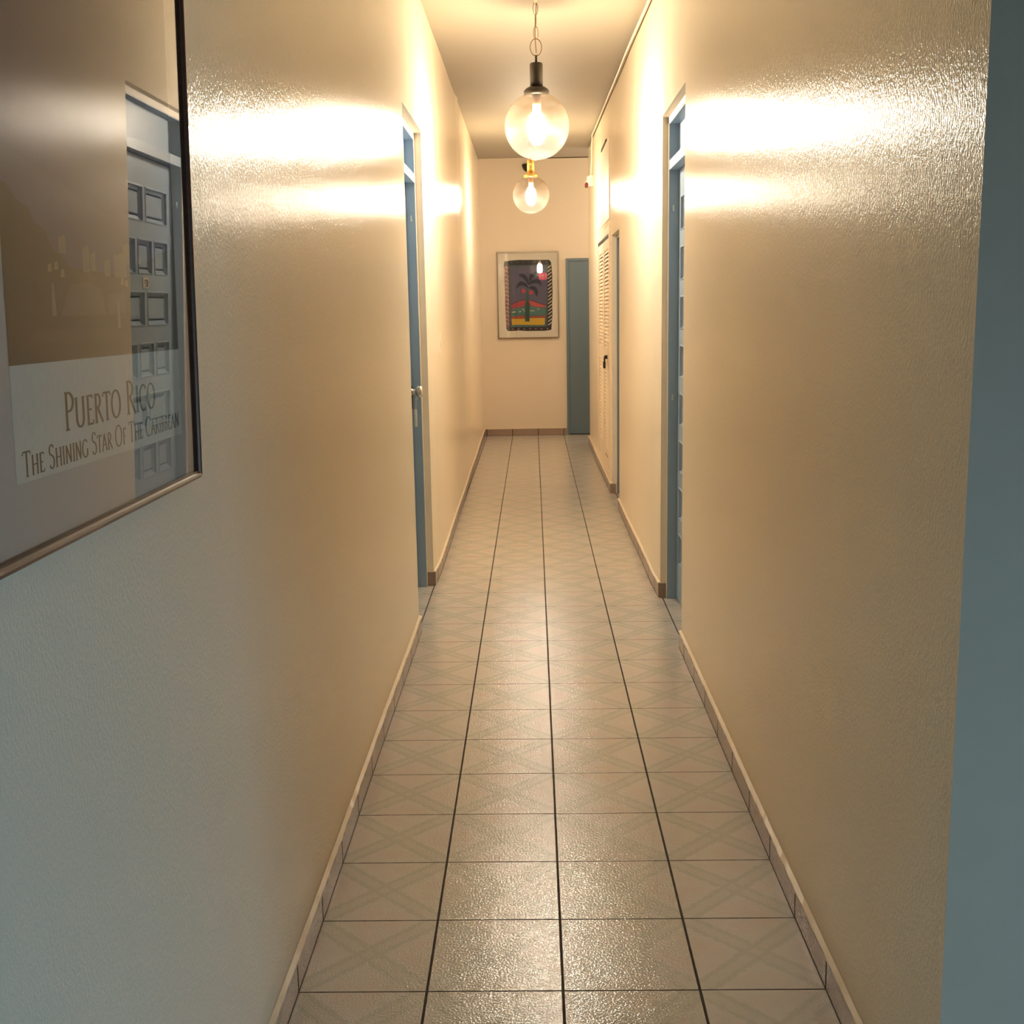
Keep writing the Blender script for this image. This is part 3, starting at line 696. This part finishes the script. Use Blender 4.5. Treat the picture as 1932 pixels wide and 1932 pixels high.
for q in ([(745, 745), (700, 590), (640, 575), (565, 575)], [(775, 700), (775, 590), (850, 560), (900, 525)], [(745, 750), (850, 660), (960, 670), (975, 770)], [(735, 800), (640, 680), (560, 720), (520, 820)], [(755, 810), (860, 780), (905, 860), (900, 965)]):
    art.stroke(bez(q, 16), fr_w, C['navy'])
art.poly([(925, 560), (990, 530), (1085, 550), (1100, 600), (1085, 660), (1000, 680), (940, 650)], C['pink'])
for pts in ([(945, 590), (965, 575), (965, 665)], [(1000, 580), (1030, 580), (1034, 655), (1002, 655), (1000, 580)], [(1055, 580), (1088, 585), (1066, 618), (1092, 640), (1058, 660)]):
    art.stroke(pts, lambda t, x, y: 11, C['palepink'])
art.done('palm_print', root)
root.location.y -= 0.0005; root.rotation_euler = (math.radians(-1.0), 0, math.radians(-0.40)); root.location.y -= 0.0205

# ---------------------------------------------------------------- large travel poster on the left wall
PY0, PY1, PZ0, PZ1 = 1.078, 1.838, 1.2425, 2.330
LEAN = math.radians(1.45)
root = tag(empty('framed_poster', (-0.5575, (PY0+PY1)/2, PZ0)), 'large framed Puerto Rico travel poster behind glass on the near left wall', 'poster')
root.rotation_euler = (0, LEAN, 0)
def fr_profile(a, b, hor):
    pass
bm = bmesh.new(); FW = 0.014; hw = (PY1-PY0)/2; hh = PZ1-PZ0
prof = [(0.0, 0.0), (0.0, 0.015), (0.003, 0.0200), (0.007, 0.0215), (0.010, 0.0200), (0.012, 0.0175), (0.014, 0.017), (0.014, 0.0)]
corn = [(-hw, 0, 1, 1), (hw, 0, -1, 1), (hw, hh, -1, -1), (-hw, hh, 1, -1)]
loops = [[bm.verts.new((x_, c[0]+c[2]*d, c[1]+c[3]*d)) for d, x_ in prof] for c in corn]
for i in range(4):
    A_, B_ = loops[i], loops[(i+1) % 4]
    for k in range(len(prof)): bm.faces.new((A_[k], A_[(k+1) % len(prof)], B_[(k+1) % len(prof)], B_[k]))
link('picture_frame', bm, M['wood'], root)
bm = bmesh.new(); box(bm, 0.002, 0.010, -hw+FW, hw-FW, FW, hh-FW)
matm = simple('grey_beige_mat_board', (0.50, 0.46, 0.42), 0.8, var=0.02)
link('mat_board', bm, matm, root)
bm = bmesh.new(); box(bm, 0.0143, 0.0147, -hw+FW-0.001, hw-FW+0.001, FW-0.001, hh-FW+0.001)
link('glass', bm, M['glass'], root)
mid = (PY0+PY1)/2
def PP(u, v, l): return (0.0102+l*0.00006, u-mid, v-PZ0)
art = Art(PP)
K = {k: flat('print_'+k, c, 0.75) for k, c in dict(paper=(0.62, 0.63, 0.56), sky=(0.055, 0.052, 0.100), sky2=(0.075, 0.066, 0.110), hill=(0.045, 0.036, 0.014), ground=(0.035, 0.026, 0.019), stone=(0.075, 0.062, 0.052), light=(0.17, 0.145, 0.11), amber=(0.23, 0.19, 0.09), ink=(0.025, 0.022, 0.015), rampart=(0.052, 0.038, 0.028)).items()}
a0, a1 = 1.190, 1.768
zt = 2.20; zi = 1.4545
art.poly([(a0, 1.330), (a1, 1.322), (a1, zt), (a0, zt)], K['paper'])
art.poly([(a0, zi), (a1, zi-0.003), (a1, zt), (a0, zt)], K['sky'])
art.poly([(a0, 1.56), (a0+0.30, 1.545), (a1, 1.55), (a1, 1.66), (a0+0.3, 1.63), (a0, 1.68)], K['sky2'])
art.poly([(a0, zi), (a1, zi-0.003), (a1, 1.56), (1.60, 1.555), (1.45, 1.548), (1.33, 1.56), (a0, 1.60)], K['ground'])
art.poly([(a0, 1.55), (a0, 1.643), (1.21, 1.640), (1.235, 1.625), (1.26, 1.62), (1.275, 1.605), (1.30, 1.60), (1.32, 1.578), (1.345, 1.573), (1.36, 1.56), (1.42, 1.556), (1.45, 1.55), (1.42, 1.54), (1.30, 1.545)], K['hill'])
art.poly([(1.56, 1.548), (1.60, 1.575), (1.66, 1.580), (1.70, 1.592), (a1, 1.60), (a1, 1.50), (1.62, 1.505)], K['hill'])
for (y_, z_, w_, h_) in ((1.405, 1.556, 0.022, 0.030), (1.430, 1.558, 0.016, 0.022), (1.475, 1.553, 0.02, 0.020), (1.51, 1.553, 0.045, 0.030), (1.545, 1.570, 0.022, 0.026), (1.335, 1.575, 0.02, 0.02)):
    art.poly([(y_, z_), (y_+w_, z_), (y_+w_, z_+h_), (y_+w_*0.6, z_+h_*1.08), (y_+w_*0.2, z_+h_*0.9), (y_, z_+h_)], K['light'])
for (y_, z_) in ((1.30, 1.553), (1.318, 1.556), (1.335, 1.548), (1.53, 1.543), (1.545, 1.541), (1.60, 1.572)):
    art.poly([(y_, z_), (y_+0.012, z_+0.001), (y_+0.010, z_+0.010), (y_+0.002, z_+0.008)], K['amber'])
art.poly([(1.33, 1.505), (1.36, 1.540), (1.42, 1.545), (1.46, 1.538), (1.47, 1.505)], K['stone'])
art.poly([(1.48, 1.505), (1.482, 1.53), (1.54, 1.535), (1.545, 1.508)], K['stone'])
for y_, z0_ in ((1.305, 1.505), (1.51, 1.488)): art.poly([(y_, z0_), (y_+0.012, z0_), (y_+0.008, z0_+0.036), (y_+0.003, z0_+0.036)], K['light'])
art.poly([(1.24, 1.476), (1.55, 1.470), (1.55, 1.480), (1.50, 1.488), (1.24, 1.490)], K['rampart'])
art.done('photo_print', root)
# lettering: calligraphic strokes, heavy verticals and light horizontals
def el(cx_, cy_, rx, ry, a, b, n=22): return [(cx_+rx*math.cos(math.radians(a+(b-a)*i/n)), cy_+ry*math.sin(math.radians(a+(b-a)*i/n))) for i in range(n+1)]
G = {
 'P': (0.50, [[(0.13, 0), (0.13, 1)], [(0.05, 1), (0.22, 0.99)]+el(0.22, 0.74, 0.26, 0.25, 90, -90)+[(0.13, 0.49)], [(0.03, 0), (0.25, 0)]]),
 'U': (0.74, [[(0.12, 1), (0.12, 0.32)]+el(0.36, 0.30, 0.24, 0.30, 180, 360)+[(0.60, 1)], [(0.0, 1), (0.23, 1)], [(0.50, 1), (0.72, 1)]]),
 'E': (0.52, [[(0.13, 0), (0.13, 1)], [(0.04, 1), (0.46, 1), (0.47, 0.90)], [(0.13, 0.52), (0.40, 0.52)], [(0.04, 0), (0.48, 0), (0.50, 0.13)]]),
 'R': (0.62, [[(0.13, 0), (0.13, 1)], [(0.04, 1), (0.22, 1)]+el(0.22, 0.76, 0.24, 0.24, 90, -90)+[(0.13, 0.52)], [(0.26, 0.52), (0.60, 0.0), (0.66, -0.02)], [(0.03, 0), (0.24, 0)]]),
 'T': (0.58, [[(0.29, 0), (0.29, 1)], [(0.0, 0.88), (0.02, 1), (0.56, 1), (0.58, 0.88)], [(0.19, 0), (0.39, 0)]]),
 'O': (0.80, [el(0.38, 0.5, 0.34, 0.51, 90, 450, 36)]),
 'I': (0.26, [[(0.13, 0), (0.13, 1)], [(0.03, 1), (0.23, 1)], [(0.03, 0), (0.23, 0)]]),
 'C': (0.66, [[(0.62, 0.84)]+el(0.38, 0.5, 0.33, 0.51, 60, 305, 28)]),
 'G': (0.74, [[(0.64, 0.84)]+el(0.38, 0.5, 0.33, 0.51, 60, 315, 28), [(0.64, 0.06), (0.64, 0.42)], [(0.54, 0.43), (0.74, 0.43)]]),
 'S': (0.48, [[(0.42, 0.86)]+el(0.24, 0.76, 0.17, 0.24, 40, 215, 14)+el(0.24, 0.26, 0.19, 0.27, 60, -150, 16)+[(0.05, 0.14)]]),
 'H': (0.72, [[(0.13, 0), (0.13, 1)], [(0.59, 0), (0.59, 1)], [(0.13, 0.52), (0.59, 0.52)], [(0.03, 0), (0.23, 0)], [(0.49, 0), (0.69, 0)], [(0.03, 1), (0.23, 1)], [(0.49, 1), (0.69, 1)]]),
 'N': (0.76, [[(0.13, 0), (0.13, 1)], [(0.13, 1), (0.62, 0)], [(0.62, 0), (0.62, 1)], [(0.03, 0), (0.23, 0)], [(0.53, 1), (0.71, 1)]]),
 'A': (0.66, [[(0.04, 0), (0.31, 1)], [(0.31, 1), (0.60, 0)], [(0.14, 0.36), (0.47, 0.36)], [(-0.03, 0), (0.14, 0)], [(0.50, 0), (0.70, 0)]]),
 'F': (0.48, [[(0.13, 0), (0.13, 1)], [(0.04, 1), (0.44, 1), (0.46, 0.88)], [(0.13, 0.52), (0.38, 0.52)], [(0.03, 0), (0.24, 0)]]),
 'B': (0.56, [[(0.13, 0), (0.13, 1)], [(0.04, 1), (0.22, 1)]+el(0.22, 0.77, 0.20, 0.23, 90, -90, 14)+[(0.13, 0.54)], [(0.2, 0.54)]+el(0.22, 0.27, 0.26, 0.27, 90, -90, 14)+[(0.04, 0)]]),
}
def text_width(txt, h, small):
    x_ = 0; up = True
    for ch in txt:
        if ch == ' ': x_ += 0.32*h; up = True; continue
        s_ = h if up else h*small; x_ += (G[ch][0]+0.07)*s_; up = False
    return x_
def write(art, txt, y0, y1, z0, h, small, mat):
    k = (y1-y0)/text_width(txt, h, small); x_ = 0; up = True
    for ch in txt:
        if ch == ' ': x_ += 0.32*h; up = True; continue
        s_ = h if up else h*small
        for st_ in G[ch][1]:
            pts = [(y0+(x_+p[0]*s_)*k, z0+p[1]*s_) for p in st_]
            art.stroke(pts, lambda t, dx, dy: h*(0.055+0.105*min(1, abs(dy)**1.2)), mat, layer=5)
        x_ += (G[ch][0]+0.07)*s_; up = False
art = Art(lambda u, v, l: PP(u, v, 3))
write(art, 'PUERTO RICO', 1.324, 1.652, 1.3735, 0.0430, 0.80, K['ink'])
write(art, 'THE SHINING STAR OF THE CARIBBEAN', 1.207, 1.757, 1.3355, 0.0265, 0.78, K['ink'])
art.done('lettering', root)
